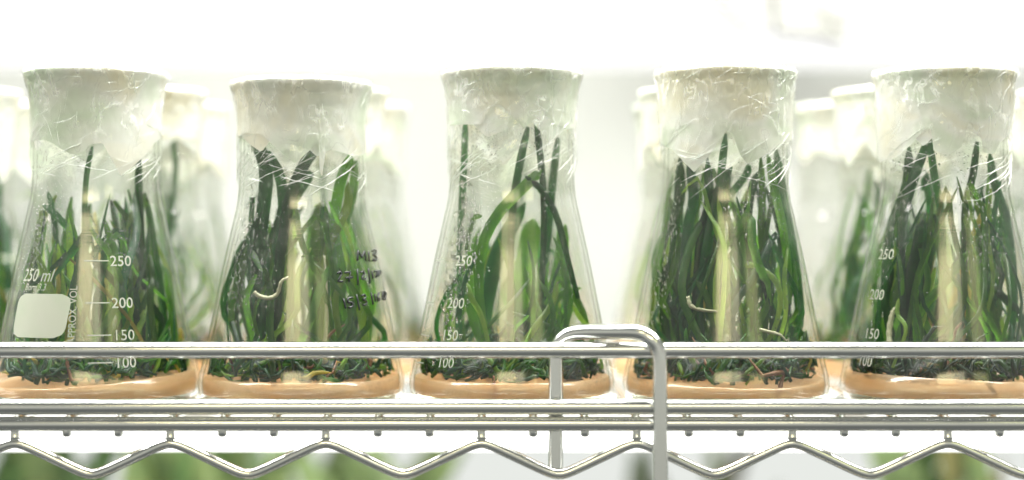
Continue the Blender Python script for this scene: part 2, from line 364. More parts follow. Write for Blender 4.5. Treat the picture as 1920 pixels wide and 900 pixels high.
# ------------------------------------------------------------------ flask profile
OUT = [(36.0, 0.0), (38.6, 0.5), (40.6, 1.8), (41.9, 4.0), (42.4, 6.6), (42.3, 9.5), (41.7, 12.5), (40.0, 19.5), (37.5, 31.5), (34.8, 45.0), (32.0, 59.0), (29.4, 70.5), (27.9, 77.5), (26.7, 82.5), (25.9, 88.0), (25.5, 94.0), (25.3, 106.0), (25.4, 118.0), (25.8, 124.5), (26.8, 130.0), (28.0, 133.2), (28.4, 134.4)]
_r = np.array([p[0] for p in OUT]) / 1000; _z = np.array([p[1] for p in OUT]) / 1000
def rad(z): return float(np.interp(z, _z, _r))
WALL = 0.0016
def rin(z): return rad(z) - WALL if z > 0.004 else rad(z) - WALL - (0.004 - z) * 0.8
def lathe(prof, seg=72):
    V, Fc = [], []
    for r, z in prof:
        for k in range(seg):
            a = 2 * math.pi * k / seg
            V.append((r * math.sin(a), -r * math.cos(a), z))
    for i in range(len(prof) - 1):
        for k in range(seg):
            a, b = i * seg + k, i * seg + (k + 1) % seg
            Fc.append((a, b, b + seg, a + seg))
    return V, Fc
def smooth_prof():
    P = catmull([(r, 0, z) for r, z in zip(_r, _z)], 70)
    out = [(p.x, p.z) for p in P]
    outer = [(0.0005, 0.0016), (0.02, 0.0014), (0.032, 0.0005)] + out + [(0.0283, 0.1351), (0.0277, 0.1354), (0.0270, 0.1349)]
    inner = [(r - WALL, max(z, 0.0018)) for r, z in reversed(out) if z > 0.0012] + [(0.03, 0.0026), (0.0005, 0.0032)]
    return outer, inner
def flask_mesh(seg, mist):
    o, i_ = smooth_prof()
    m = mesh('glass_wall', *lathe(o + i_, seg), M['glass']); m.materials.append(mist)
    no = len(o) * seg
    m.polygons.foreach_set('material_index', [1 if p.vertices[0] >= no else 0 for p in m.polygons]); return m
glass_mesh = flask_mesh(72, M['mist']); glass_back, glass_far = [mesh('glass_wall', *lathe(smooth_prof()[0], 48), M[q]) for q in ('mist_haze_back', 'mist_haze_far')]
CONE_COS = 0.98

# ------------------------------------------------------------------ leaves
def leaf_mesh(P, width, mt, roll=0.0, blunt=0.3, n=12, fold=0.32):
    Q = catmull(P, n); V, Fc = [], []
    for i, q in enumerate(Q):
        t = (Q[min(i + 1, n - 1)] - Q[max(i - 1, 0)]).normalized()
        view = Vector((0, -1, 0))
        side = t.cross(view)
        if side.length < 0.1: side = t.cross(Vector((1, 0, 0)))
        side.normalize(); nn = side.cross(t).normalized()
        a = roll * (0.4 + 0.6 * i / (n - 1))
        s2 = side * math.cos(a) + nn * math.sin(a); n2 = nn * math.cos(a) - side * math.sin(a)
        u = i / (n - 1)
        wd = width * (0.62 + 0.38 * math.sin(min(1, u * 1.5) * math.pi / 2))
        if u > 0.80: wd *= blunt + (1 - blunt) * math.sqrt(max(0, 1 - ((u - 0.80) / 0.20) ** 2))
        V += [q - s2 * wd / 2, q + n2 * wd * fold, q + s2 * wd / 2]
    for i in range(n - 1):
        a = i * 3
        Fc += [(a, a + 1, a + 4, a + 3), (a + 1, a + 2, a + 5, a + 4)]
    return mesh('leaf', V, Fc, M['leaf'][mt] if isinstance(mt, int) else mt)
def keep_in(p, m=0.0016):
    z = max(p.z, 0.006); R = rin(z) - m; r = math.hypot(p.x, p.y)
    if r > R: p = Vector((p.x * R / r, p.y * R / r, p.z))
    return p

def random_leaf(r, style):
    a = r.uniform(0, 2 * math.pi); rb = 0.031 * r.random() ** 0.6
    b = Vector((rb * math.cos(a), rb * math.sin(a), 0.009))
    h = r.choice((r.uniform(0.035, 0.075), r.uniform(0.06, 0.098), r.uniform(0.06, 0.098))) * style.get('h', 1)
    a2 = a + r.gauss(0, 0.7)
    rt = rin(min(0.12, 0.01 + h)) * r.uniform(0.35, 0.97)
    mid_r = (rb + rt) * 0.5 + r.uniform(0.0, 0.010)
    m1 = Vector((mid_r * math.cos(a2), mid_r * math.sin(a2), 0.01 + h * 0.5))
    a3 = a2 + r.gauss(0, 0.45)
    tip = Vector((rt * math.cos(a3), rt * math.sin(a3), 0.01 + h))
    P = [b, (b * 0.55 + m1 * 0.45) + Vector((0, 0, 0.002)), m1, (m1 * 0.45 + tip * 0.55) + Vector((r.gauss(0, .002), r.gauss(0, .002), 0)), tip]
    if r.random() < 0.22 and h > 0.05:   # a leaf that arches over
        a4 = a3 + r.uniform(-0.9, 0.9)
        P.append(Vector((rt * math.cos(a4) * 0.95, rt * math.sin(a4) * 0.95, tip.z - r.uniform(0.006, 0.02))))
    P = [keep_in(p) for p in P]
    mt = r.choices((0, 1, 2, 3), style.get('mix', (5, 5, 1.3, 0.25)))[0]
    return leaf_mesh(P, r.choice((r.uniform(0.0012, 0.0021), r.uniform(0.0014, 0.0026), r.uniform(0.0022, 0.0038))), mt, r.uniform(-0.9, 0.9), r.choice((0.08, 0.3, 0.5)))

def tangle_mesh(r, n=300):
    """short curled leaves and rootlets lying on the gel"""
    V, Fc, mi = [], [], []
    for i in range(n):
        a = r.uniform(0, 6.283); rr = 0.0385 * r.random() ** 0.42
        p = Vector((rr * math.cos(a), rr * math.sin(a), 0.0108 + r.uniform(0, 0.004)))
        d = r.uniform(0, 6.283); ln = r.uniform(0.007, 0.022); cu = r.uniform(-1.8, 1.8)
        P = [p]
        for k in range(4):
            d += cu / 4; p = p + Vector((math.cos(d), math.sin(d), r.choice((r.uniform(-0.2, 0.4), r.uniform(0.3, 1.6))))) * ln / 4
            P.append(keep_in(p, 0.002))
        w0 = r.uniform(0.0005, 0.0012)
        v, f = tube_data(P, [w0 * 0.7, w0, w0, w0 * 0.8, w0 * 0.25], 5)
        o = len(V); V += v; Fc += [tuple(o + q for q in g) for g in f]
        mt = r.choices((0, 1, 2, 3, 4), (6, 5, 1.5, 0.6, 0.7))[0]; mi += [mt] * len(f)
    m = mesh('tangle', V, Fc)
    for q in M['leaf'] + [M['root_dark']]: m.materials.append(q)
    m.polygons.foreach_set('material_index', mi); return m

# ------------------------------------------------------------------ paper cap and film
def cap_profile(z, straight):
    r = rad(min(z, 0.1344))
    if straight:
        zz = min(max((z - 0.096) / (0.133 - 0.096), 0), 1)
        r = max(r, 0.0256 + (0.0273 - 0.0256) * zz)
    return r
def crease(p, seed, sc_=130):
    v = Vector((p[0], p[1], p[2])) * sc_ + Vector((seed * 7.3, seed * 3.1, 0))
    d, _ = noise.voronoi(v)
    d2, _ = noise.voronoi(v * 2.3)
    return min(d[1] - d[0], 0.6) * 0.6 + min(d2[1] - d2[0], 0.5) * 0.35
def skirt(name, edge, off, seed, straight, mt, amp, ztop=0.1358, nv=22, seg=200):
    V, Fc = [], []
    rings = [0.0, 0.3, 0.6, 0.85]
    for j, q in enumerate(rings):
        for k in range(seg):
            a = 2 * math.pi * k / seg - math.pi
            r = 0.0278 * q + 0.0002
            z = ztop + off * 0.5 + 0.0006 * (noise.noise(Vector((r * math.sin(a) * 90, r * math.cos(a) * 90, seed)))) * (1 - q * 0.3)
            V.append((r * math.sin(a), -r * math.cos(a), z))
    for j in range(nv):
        v = j / (nv - 1)
        for k in range(seg):
            a = 2 * math.pi * k / seg - math.pi
            zb = edge(a); z = ztop + (zb - ztop) * v
            r = cap_profile(z, straight) + off * (1 if z > 0.1 else max(0.25, 1 - (0.1 - z) / 0.012))
            if j == 0: r -= 0.0004
            p = (r * math.sin(a), -r * math.cos(a), z)
            r += amp * crease(p, seed, 130 if amp < 0.001 else 95) * (0.35 + 0.65 * min(1, v * 8)) * (1 if z > 0.1 else max(0.1, 1 - (0.1 - z) / 0.012))
            V.append((r * math.sin(a), -r * math.cos(a), z if j else z + off * 0.5))
    nr = len(rings) + nv
    for j in range(nr - 1):
        for k in range(seg):
            a, b = j * seg + k, j * seg + (k + 1) % seg
            Fc.append((a, a + seg, b + seg, b))
    return mesh(name, V, Fc, mt)
def turn(cx): return math.atan2((960 - cx) / F, 1.0)   # the side of a flask that faces the viewer
def edge_fn(front, cx, seed, zs=1.0):
    """lower edge of the paper from points seen on the front, a free zigzag round the back"""
    A = []
    for x, y in front:
        z = ZC - (y - 450) / 4700.0
        a = math.asin(max(-.99, min(.99, (x - cx) / 4700.0 / 0.0262)))
        A.append((a + turn(cx), z / zs))
    r = random.Random(seed)
    a = 2.0; lo = False; back = []
    while a < 2 * math.pi - 2.0:
        back.append((a, r.uniform(0.094, 0.101) if lo else r.uniform(0.107, 0.114))); lo = not lo; a += r.uniform(0.3, 0.6)
    pts = A + back
    pts = sorted(((a if a <= math.pi else a - 2 * math.pi), z) for a, z in pts)
    aa = np.array([p[0] for p in pts]); zz = np.array([p[1] for p in pts])
    return lambda a: float(np.interp(a, aa, zz, period=2 * math.pi))
def zig_fn(seed, lo=(0.100, 0.108), hi=(0.112, 0.120)):
    r = random.Random(seed); a = -math.pi; L_ = []; f = False
    while a < math.pi:
        L_.append((a, r.uniform(*lo) if f else r.uniform(*hi))); f = not f; a += r.uniform(0.35, 0.7)
    aa = np.array([p[0] for p in L_]); zz = np.array([p[1] for p in L_])
    return lambda a: float(np.interp(a, aa, zz, period=2 * math.pi))
def folds_mesh(seed, straight, n=34):
    """stretched pleats of the film round the neck, coloured white to read as highlights"""
    r = random.Random(seed); V, Fc = [], []
    for i in range(n):
        a0 = r.uniform(-1.5, 1.5) if i % 4 else r.uniform(-3.1, 3.1)
        z0 = r.gauss(0.0985, 0.0045); ln = r.uniform(0.25, 1.0); sl = r.choice((0.005, 0.0075, 0.009, -0.003)) * r.uniform(0.7, 1.2)
        P = []
        for k in range(9):
            a = a0 + ln * (k / 8 - 0.5); z = z0 + sl * ln * (k / 8 - 0.5) * 2 + 0.0002 * math.sin(k * 2.1 + i)
            z = max(0.0825, min(z, 0.117))
            rr = cap_profile(z, straight) + 0.0010
            P.append((rr * math.sin(a), -rr * math.cos(a), z))
        w0 = r.uniform(0.00005, 0.00013)
        v, f = tube_data(P, [w0 * 0.2] + [w0] * 7 + [w0 * 0.2], 4)
        o = len(V); V += v; Fc += [tuple(o + q for q in g) for g in f]
    for i in range(80):  # short white ribs stand for glints near the rim
        a0 = r.uniform(-1.9, 1.9); z0 = 0.1340 - 0.034 * r.random() ** 1.6; d = r.gauss(1.0, 0.6); ln = r.uniform(0.004, 0.013); cu = r.gauss(0, 0.35)
        P = []; u, v_ = 0.0, 0.0
        for k in range(6):
            z = min(z0 + v_, 0.1352); rr = cap_profile(z, straight) + 0.0014; a = a0 + u / rr
            P.append((rr * math.sin(a), -rr * math.cos(a), z))
            d += cu / 5 + r.gauss(0, 0.08); u += math.cos(d) * ln / 5; v_ += math.sin(d) * ln / 5
        w0 = r.uniform(0.00004, 0.00011)
        v, f = tube_data(P, [w0 * 0.2, w0, w0, w0, w0 * 0.7, w0 * 0.2], 4)
        o = len(V); V += v; Fc += [tuple(o + q for q in g) for g in f]
    return mesh('pleats', V, Fc, M['fold'])

# ------------------------------------------------------------------ droplets
def drops_mesh(seed, clusters, n_rand, hs=1.0):
    r = random.Random(seed)
    ring = [(math.cos(2 * math.pi * k / 7), math.sin(2 * math.pi * k / 7)) for k in range(7)]
    V, Fc = [], []
    def add(a, z, s, el):
        R = rin(z) - 0.00006; jit = [r.uniform(0.75, 1.2) for _ in range(7)]
        n = Vector((-math.sin(a), math.cos(a), 0.15)).normalized()
        t = Vector((math.cos(a), math.sin(a), 0)); u = n.cross(t).normalized()
        c = Vector((R * math.sin(a), -R * math.cos(a), z)); o = len(V)
        for q, h in ((1.0, 0.0), (0.78, 0.42)):
            for k, (cx, cy) in enumerate(ring): V.append(c + t * cx * s * q * jit[k] + u * cy * s * q * el * jit[k] + n * s * h * 0.75)
        V.append(c + n * s * 0.46)
        for k in range(7):
            k2 = (k + 1) % 7
            Fc.append((o + k, o + k2, o + 7 + k2, o + 7 + k)); Fc.append((o + 7 + k, o + 7 + k2, o + 14))
        Fc.append(tuple(o + k for k in range(6, -1, -1)))
    for (a0, sa, z0, sz, n, smin, smax) in clusters:
        for i in range(n):
            a = math.radians(r.gauss(a0, sa)); z = r.gauss(z0, sz)
            if 0.015 < z < 0.118:
                s = smin * 0.9 + (smax - smin) * 0.7 * r.random() ** 3
                add(a, z, s, r.uniform(0.9, 1.3) if s < 0.0005 else r.uniform(1.1, 2.2))
    for i in range(n_rand):
        add(r.uniform(-math.pi, math.pi), r.uniform(0.02, 0.112), 0.00012 + 0.0003 * r.random() ** 3, r.uniform(0.9, 1.4))
    return mesh('condensation', V, Fc, M['water'])

# ------------------------------------------------------------------ printed marks
def on_glass(u, v, a0, z0, off=0.00025):
    z = z0 + v * CONE_COS; r = rad(z) + off; a = a0 + u / r
    return Vector((r * math.sin(a), -r * math.cos(a), z))
_txt = {}
def text_tris(body, shear=0.0, sx=1.0):
    key = (body, shear, sx)
    if key in _txt: return _txt[key]
    c = bpy.data.curves.new('t', 'FONT'); c.body = body; c.size = 1; c.resolution_u = 3; c.shear = shear; c.offset = 0.004
    o = bpy.data.objects.new('t', c); C.objects.link(o)
    me = bpy.data.meshes.new_from_object(o.evaluated_get(bpy.context.evaluated_depsgraph_get()))
    V = [(v.co.x * sx, v.co.y) for v in me.vertices]; Fc = [tuple(p.vertices) for p in me.polygons]
    bpy.data.objects.remove(o); bpy.data.curves.remove(c); bpy.data.meshes.remove(me)
    _txt[key] = (V, Fc); return V, Fc
def print_text(parent, name, body, a0, z0, size, shear=0.0, sx=1.0, vertical=False):
    V, Fc = text_tris(body, shear, sx)
    P = [on_glass(-y * size, x * size, a0, z0) if vertical else on_glass(x * size, y * size, a0, z0) for x, y in V]
    return link(name, mesh(name, P, Fc, M['enamel'], False), parent)
def print_rect(parent, name, a0, z0, w_, h_, corner=0.0):
    pts = []
    if corner:
        for cx, cy, s in ((w_ - corner, h_ - corner, 0), (corner, h_ - corner, 1), (corner, corner, 2), (w_ - corner, corner, 3)):
            for k in range(7):
                a = (s + k / 6) * math.pi / 2; pts.append((cx + corner * math.cos(a), cy + corner * math.sin(a)))
        rows = 14; V, Fc = [], []
        ys = [h_ * j / rows for j in range(rows + 1)]
        cols = 16
        for y in ys:
            dy = max(0, corner - y, y - (h_ - corner)); ins = corner - math.sqrt(max(0, corner ** 2 - dy ** 2)) if dy > 0 else 0
            for k in range(cols + 1): V.append(on_glass(ins + (w_ - 2 * ins) * k / cols, y, a0, z0))
        for j in range(rows):
            for k in range(cols):
                a = j * (cols + 1) + k; Fc.append((a, a + 1, a + cols + 2, a + cols + 1))
    else:
        V, Fc = [], []
        for k in range(9):
            V += [on_glass(w_ * k / 8, 0, a0, z0), on_glass(w_ * k / 8, h_, a0, z0)]
        for k in range(8): Fc.append((2 * k, 2 * k + 2, 2 * k + 3, 2 * k + 1))
    return link(name, mesh(name, V, Fc, M['enamel'], True), parent)
def front_angle(x, y, cx):
    """angle and height on the front of a flask at photo place x, y"""
    z = ZC - (y - 450) / 4620.0
    for _ in range(3):
        r = rad(z); a = math.asin(max(-.98, min(.98, (x - cx) / 4620.0 / r)))
        s = F / (D - r * math.cos(a)); z = ZC - (y - 450) / s
    a = math.asin(max(-.98, min(.98, (x - cx) / s / r)))
    return a + turn(cx), z

def graduations(root, cx, xs, lines=True, da=0.0):
    for body, x, y, xl in xs:
        a, z = front_angle(x, y, cx)
        print_text(root, 'graduation_number', body, a + da, z, 0.0060, 0, 0.98)
        if lines:
            a2, z2 = front_angle(xl, y - 9, cx)
            print_rect(root, 'graduation_line', a2 + da, z2, 0.0095, 0.00045)

# ------------------------------------------------------------------ the front row
ORD = ['first', 'second', 'third', 'fourth', 'fifth']
CX = [181, 566, 960, 1360, 1770]
ZS = [1.0, 0.968, 1.0, 1.003, 1.0]
TILT = [(0.07, 0.4), (0.0, 0.0), (0.0, 0.0), (-0.02, 0.5), (-0.05, -0.3)]
CAPS = [
    [(52, 262), (85, 261), (100, 268), (135, 290), (152, 288), (172, 270), (192, 268), (226, 330), (265, 294), (290, 262), (310, 250)],
    [(440, 250), (473, 247), (492, 252), (553, 307), (597, 267), (611, 277), (598, 318), (604, 331), (662, 290), (692, 282)],
    [(838, 228), (866, 231), (903, 233), (911, 214), (924, 197), (938, 196), (983, 241), (1009, 216), (1013, 197), (1042, 230), (1068, 240), (1085, 232)],
    [(1236, 262), (1262, 277), (1278, 296), (1301, 322), (1332, 291), (1361, 245), (1374, 252), (1386, 290), (1401, 308), (1440, 286), (1456, 270), (1486, 258)],
    [(1650, 300), (1684, 292), (1712, 270), (1735, 242), (1749, 242), (1750, 281), (1777, 292), (1801, 276), (1813, 229), (1836, 260), (1839, 286), (1858, 289), (1871, 264), (1895, 240)]]
# leaves that can be followed in the photograph: (points, width in photo pixels, tone, depth in flask, roll, blunt)
HERO = [
    [([(152, 690), (156, 520), (159, 400), (164, 330), (171, 274)], 12, 0, -0.012, .1, .4),
     ([(170, 690), (156, 540), (138, 450), (112, 408), (76, 384)], 17, 0, -0.016, .4, .2),
     ([(112, 690), (100, 560), (104, 450), (96, 395), (92, 360)], 15, 0, -0.005, .3, .3),
     ([(268, 690), (270, 540), (262, 430), (260, 350), (263, 292)], 16, 0, -0.004, .2, .3),
     ([(196, 690), (186, 520), (206, 455), (223, 433), (236, 480), (240, 560)], 18, 0, -0.01, .3, .1),
     ([(320, 690), (306, 560), (286, 440), (270, 360)], 15, 0, 0.004, .3, .1),
     ([(285, 690), (278, 560), (256, 470), (232, 400)], 24, 0, 0.006, .2, .1),
     ([(90, 690), (118, 600), (135, 520), (140, 470)], 26, 0, 0.004, .4, .1),
     ([(215, 690), (226, 640), (240, 600), (262, 568)], 11, 2, -0.026, .1, .05),
     ([(210, 690), (206, 600), (214, 540), (230, 480)], 15, 2, -0.016, .1, .05),
     ([(300, 690), (292, 640), (300, 560), (310, 520)], 14, 1, -0.020, .1, .05),
     ([(120, 690), (126, 610), (131, 560), (138, 530)], 13, 3, -0.02, .1, .05),
     ([(250, 690), (248, 600), (262, 500), (258, 420)], 26, 1, 0.010, .1, .05),
     ([(340, 690), (330, 640), (318, 560), (312, 500)], 16, 1, 0.0, .1, .05)],
    [([(500, 690), (478, 560), (490, 420), (500, 320), (474, 252)], 30, 0, -0.010, .3, .8),
     ([(520, 690), (515, 540), (530, 420), (528, 340), (502, 284)], 24, 0, -0.012, .2, .4),
     ([(530, 690), (520, 560), (538, 400), (560, 325), (599, 268)], 27, 0, -0.016, .3, .85),
     ([(505, 690), (500, 520), (520, 430), (556, 360), (586, 322)], 28, 0, -0.006, .2, .4),
     ([(640, 690), (640, 540), (628, 420), (640, 340), (662, 292)], 24, 1, -0.008, .3, .6),
     ([(660, 690), (664, 560), (640, 450), (660, 370), (668, 300)], 20, 1, -0.001, .2, .5),
     ([(600, 690), (606, 560), (615, 470), (650, 390), (684, 340)], 20, 2, -0.014, .2, .1),
     ([(690, 690), (680, 600), (655, 480), (640, 400)], 24, 2, -0.010, .2, .1),
     ([(610, 690), (600, 560), (595, 450), (600, 380)], 30, 1, 0.006, .2, .1),
     ([(500, 690), (468, 620), (452, 520), (472, 440)], 20, 1, -0.004, .2, .1),
     ([(560, 690), (545, 560), (540, 450), (528, 390)], 26, 1, 0.0, .2, .1),
     ([(655, 690), (640, 640), (630, 560), (655, 500)], 14, 2, -0.02, .2, .1)],
    [([(925, 690), (900, 570), (902, 470), (935, 400), (988, 345), (1016, 318)], 24, 1, -0.020, .2, .1),
     ([(1085, 560), (1080, 480), (1050, 405), (1014, 355), (984, 330)], 15, 0, -0.019, .1, .1),
     ([(955, 690), (958, 470), (962, 385), (974, 310), (990, 238)], 17, 0, -0.012, .1, .5),
     ([(1010, 690), (1018, 480), (1020, 380), (1014, 300), (1004, 222)], 15, 0, -0.013, .1, .5),
     ([(862, 640), (862, 480), (866, 385), (870, 300), (873, 226)], 15, 0, -0.006, .1, .5),
     ([(1000, 690), (1018, 520), (1030, 420), (1036, 340), (1046, 258)], 17, 0, 0.004, .2, .5),
     ([(900, 690), (915, 560), (935, 470), (985, 380)], 34, 0, 0.002, .3, .1),
     ([(930, 690), (890, 600), (885, 520), (905, 450)], 30, 1, -0.008, .3, .1),
     ([(1000, 690), (1010, 600), (1045, 520), (1060, 420)], 30, 1, 0.006, .3, .1),
     ([(975, 690), (975, 560), (990, 470), (1000, 410)], 44, 1, 0.010, .2, .1),
     ([(925, 690), (905, 600), (885, 560), (866, 530)], 12, 2, -0.026, .1, .05),
     ([(1040, 690), (1032, 620), (1045, 560), (1090, 540)], 15, 1, -0.012, .2, .1),
     ([(870, 470), (880, 440), (888, 410), (904, 404)], 11, 1, -0.02, .3, .2)],
    [([(1262, 690), (1246, 590), (1256, 460), (1272, 380), (1276, 296)], 24, 0, -0.006, .2, .3),
     ([(1290, 690), (1280, 560), (1290, 430), (1300, 370), (1292, 300)], 24, 0, -0.012, .2, .3),
     ([(1300, 690), (1304, 560), (1316, 440), (1330, 380), (1325, 296)], 22, 0, -0.014, .2, .2),
     ([(1320, 690), (1312, 560), (1328, 440), (1350, 350), (1374, 312)], 20, 0, -0.018, .2, .05),
     ([(1350, 690), (1350, 540), (1350, 400), (1352, 320), (1361, 250)], 17, 0, -0.010, .1, .3),
     ([(1340, 690), (1330, 500), (1356, 390), (1398, 330), (1402, 308)], 16, 0, -0.008, .2, .3),
     ([(1450, 690), (1480, 560), (1470, 440), (1452, 360), (1441, 290)], 18, 1, -0.012, .2, .3),
     ([(1430, 690), (1436, 560), (1428, 430), (1430, 370), (1425, 296)], 16, 1, -0.014, .2, .3),
     ([(1470, 690), (1500, 600), (1486, 470), (1470, 380), (1456, 280)], 24, 0, -0.004, .2, .3),
     ([(1410, 690), (1414, 560), (1400, 430), (1412, 350), (1432, 318)], 20, 0, -0.006, .2, .1),
     ([(1400, 690), (1452, 620), (1460, 540), (1420, 500), (1390, 500)], 13, 2, -0.022, .2, .1),
     ([(1270, 690), (1250, 600), (1230, 500), (1250, 430)], 22, 1, 0.0, .2, .1),
     ([(1330, 690), (1340, 640), (1326, 560), (1306, 525)], 15, 1, -0.022, .2, .05),
     ([(1465, 690), (1458, 620), (1440, 540), (1452, 450)], 26, 0, 0.004, .2, .1)],
    [([(1680, 690), (1662, 560), (1672, 430), (1698, 350), (1706, 275)], 24, 0, -0.008, .2, .3),
     ([(1720, 690), (1690, 540), (1694, 420), (1716, 330), (1745, 246)], 22, 0, -0.012, .2, .3),
     ([(1760, 690), (1770, 520), (1764, 400), (1750, 330), (1742, 244)], 18, 0, -0.010, .2, .3),
     ([(1800, 690), (1806, 500), (1812, 390), (1824, 330), (1830, 266)], 16, 0, -0.010, .1, .5),
     ([(1836, 690), (1844, 540), (1845, 430), (1836, 362)], 13, 1, -0.020, .1, .05),
     ([(1890, 690), (1902, 560), (1886, 420), (1866, 340), (1856, 286)], 20, 0, -0.006, .2, .2),
     ([(1700, 690), (1700, 560), (1722, 470), (1728, 412)], 30, 0, -0.014, .2, .05),
     ([(1740, 690), (1726, 560), (1740, 470), (1756, 400)], 34, 0, 0.002, .2, .05),
     ([(1870, 690), (1860, 560), (1868, 470), (1880, 400)], 30, 0, 0.004, .2, .05),
     ([(1930, 660), (1914, 590), (1884, 560), (1866, 545)], 18, 0, -0.014, .2, .05),
     ([(1660, 690), (1690, 620), (1670, 590), (1655, 560)], 10, 2, -0.028, .2, .05),
     ([(1800, 690), (1812, 600), (1826, 500), (1830, 440)], 24, 3, 0.0, .2, .05),
     ([(1868, 740), (1840, 700), (1815, 670), (1800, 655)], 13, 2, -0.030, .2, .05)]]
STYLE = [dict(n=80, h=0.80), dict(n=78, h=0.80), dict(n=50, h=0.64, mix=(3, 5, 1.2, 0)), dict(n=92, h=0.88), dict(n=84, h=0.86, mix=(5, 5, 1.2, 0.3))]
DROPS = [[(-60, 10, 0.062, 0.026, 2200, 0.00015, 0.0006), (-30, 12, 0.098, 0.012, 250, 0.00012, 0.0004), (40, 15, 0.06, 0.03, 250, 0.00012, 0.0004)],
         [(-56, 9, 0.070, 0.022, 600, 0.00015, 0.0008), (-30, 9, 0.055, 0.022, 110, 0.00016, 0.0008), (40, 14, 0.05, 0.03, 600, 0.00012, 0.0004), (5, 20, 0.08, 0.01, 200, 0.00012, 0.0004)],
         [(-46, 9, 0.062, 0.020, 1300, 0.0002, 0.0010), (-20, 6, 0.098, 0.012, 420, 0.00013, 0.0005), (45, 14, 0.065, 0.024, 900, 0.00012, 0.0004), (30, 10, 0.098, 0.01, 160, 0.00013, 0.0006)],
         [(-56, 9, 0.055, 0.022, 600, 0.00015, 0.0008), (15, 12, 0.085, 0.012, 140, 0.00016, 0.0007), (48, 10, 0.075, 0.022, 500, 0.00013, 0.0005)],
         [(-52, 9, 0.068, 0.022, 420, 0.00016, 0.0008), (-15, 12, 0.09, 0.012, 130, 0.00014, 0.0006), (25, 12, 0.085, 0.015, 320, 0.00014, 0.0007)]]
LOOK = ['with white volume scale and blank patch', 'with black handwritten dates', 'behind the left end of chrome hook', 'just right of the chrome hook', 'at the right edge']

def agar_mesh(tilt, seed):
    V, Fc = [], []; seg = 64; rows = [(0.5, 0.0034), (0.9, 0.0034), (1.0, 0.0040), (1.0, 0.0055), (1.0, 0.0075), (1.0, 0.0106), (0.99, 0.0107), (0.95, 0.0106), (0.7, 0.0105), (0.4, 0.0105), (0.02, 0.0105)]
    for q, z in rows:
        for k in range(seg):
            a = 2 * math.pi * k / seg
            R = (rin(max(z, 0.004)) - 0.0003) * q
            zz = z
            if z > 0.009:
                x = R * math.sin(a); y = -R * math.cos(a)
                zz = z + x * tilt[0] + y * tilt[1] * 0.1 + 0.0004 * noise.noise(Vector((x * 120, y * 120, seed)))
            V.append((R * math.sin(a), -R * math.cos(a), zz))
    for i in range(len(rows) - 1):
        for k in range(seg):
            a, b = i * seg + k, i * seg + (k + 1) % seg
            Fc.append((a, b, b + seg, a + seg))
    Fc.append(tuple(range(seg - 1, -1, -1))); Fc.append(tuple((len(rows) - 1) * seg + k for k in range(seg)))
    return mesh('agar', V, Fc, M['agar'])

SETS = []
for i in range(5):
    X0 = (CX[i] - 960) * D / F
    o_ = ORD[i] + ' from the left'
    r = random.Random(100 + i)
    fl = thing('conical_flask', (X0, 0, 0), f'{ORD[i]} front conical flask from the left, {LOOK[i]}', 'flask', 'flasks in the front row')
    fl.scale.z = ZS[i]
    link('glass_wall', glass_mesh, fl)
    link('condensation', drops_mesh(50 + i, [(c[0] + math.degrees(turn(CX[i])), *c[1:]) for c in DROPS[i]], 260), fl, kind='stuff')
    ag = thing('agar_gel', (X0, 0, 0), f'peach agar gel in the bottom of the {ORD[i]} front flask from the left', 'gel', 'agar gels in the front row', agar_mesh(TILT[i], i))
    pl = thing('plantlets', (X0, 0, 0), f'dark green strap leaved plantlets inside the {ORD[i]} front flask from the left', 'plant', 'plantlets in the front row')
    pl.scale.z = ZS[i]
    for P, wpx, mt, dy, roll, bl in HERO[i]:
        s = F / (D + dy)
        Q = [keep_in(Vector(((x - 960) / s - X0, dy + 0.002 * math.sin(k * 2 + wpx), (ZC - (y - 450) / s) / ZS[i]))) for k, (x, y) in enumerate(P)]
        link('leaf', leaf_mesh(Q, wpx / s * 0.88, mt, roll * r.choice((-1, 1)), bl, 14), pl)
    for k in range(STYLE[i]['n']): link('leaf', random_leaf(r, STYLE[i]), pl)
    link('tangle', tangle_mesh(r), pl, kind='stuff', label='tangle of short curled leaves on the gel')
    st = i in (3, 4)
    cp = thing('paper_cap', (X0, 0, 0), f'cream paper cap with pointed edge on the {ORD[i]} front flask from the left', 'cap', 'paper caps in the front row')
    cp.scale.z = ZS[i]
    link('outer_sheet', skirt('outer_sheet', edge_fn(CAPS[i], CX[i], 20 + i, ZS[i]), 0.0007, i, st, M['paper'], 0.0006), cp)
    link('inner_sheet', skirt('inner_sheet', zig_fn(30 + i), 0.0003, i + 9, st, M['paper_inner'], 0.0002, 0.1356, 10, 120), cp)
    fw = thing('cling_film', (X0, 0, 0), f'crinkled clear film around the neck of the {ORD[i]} front flask from the left', 'film', 'film wraps in the front row')
    fw.scale.z = ZS[i]
    link('film', skirt('film', zig_fn(60 + i, (0.084, 0.088), (0.086, 0.092)), 0.0010, i + 20, st, M['film'], 0.0015, 0.1361, 46, 240), fw)
    link('pleats', folds_mesh(80 + i, st), fw, kind='stuff')
    SETS.append((fl, ag, pl, cp, fw))

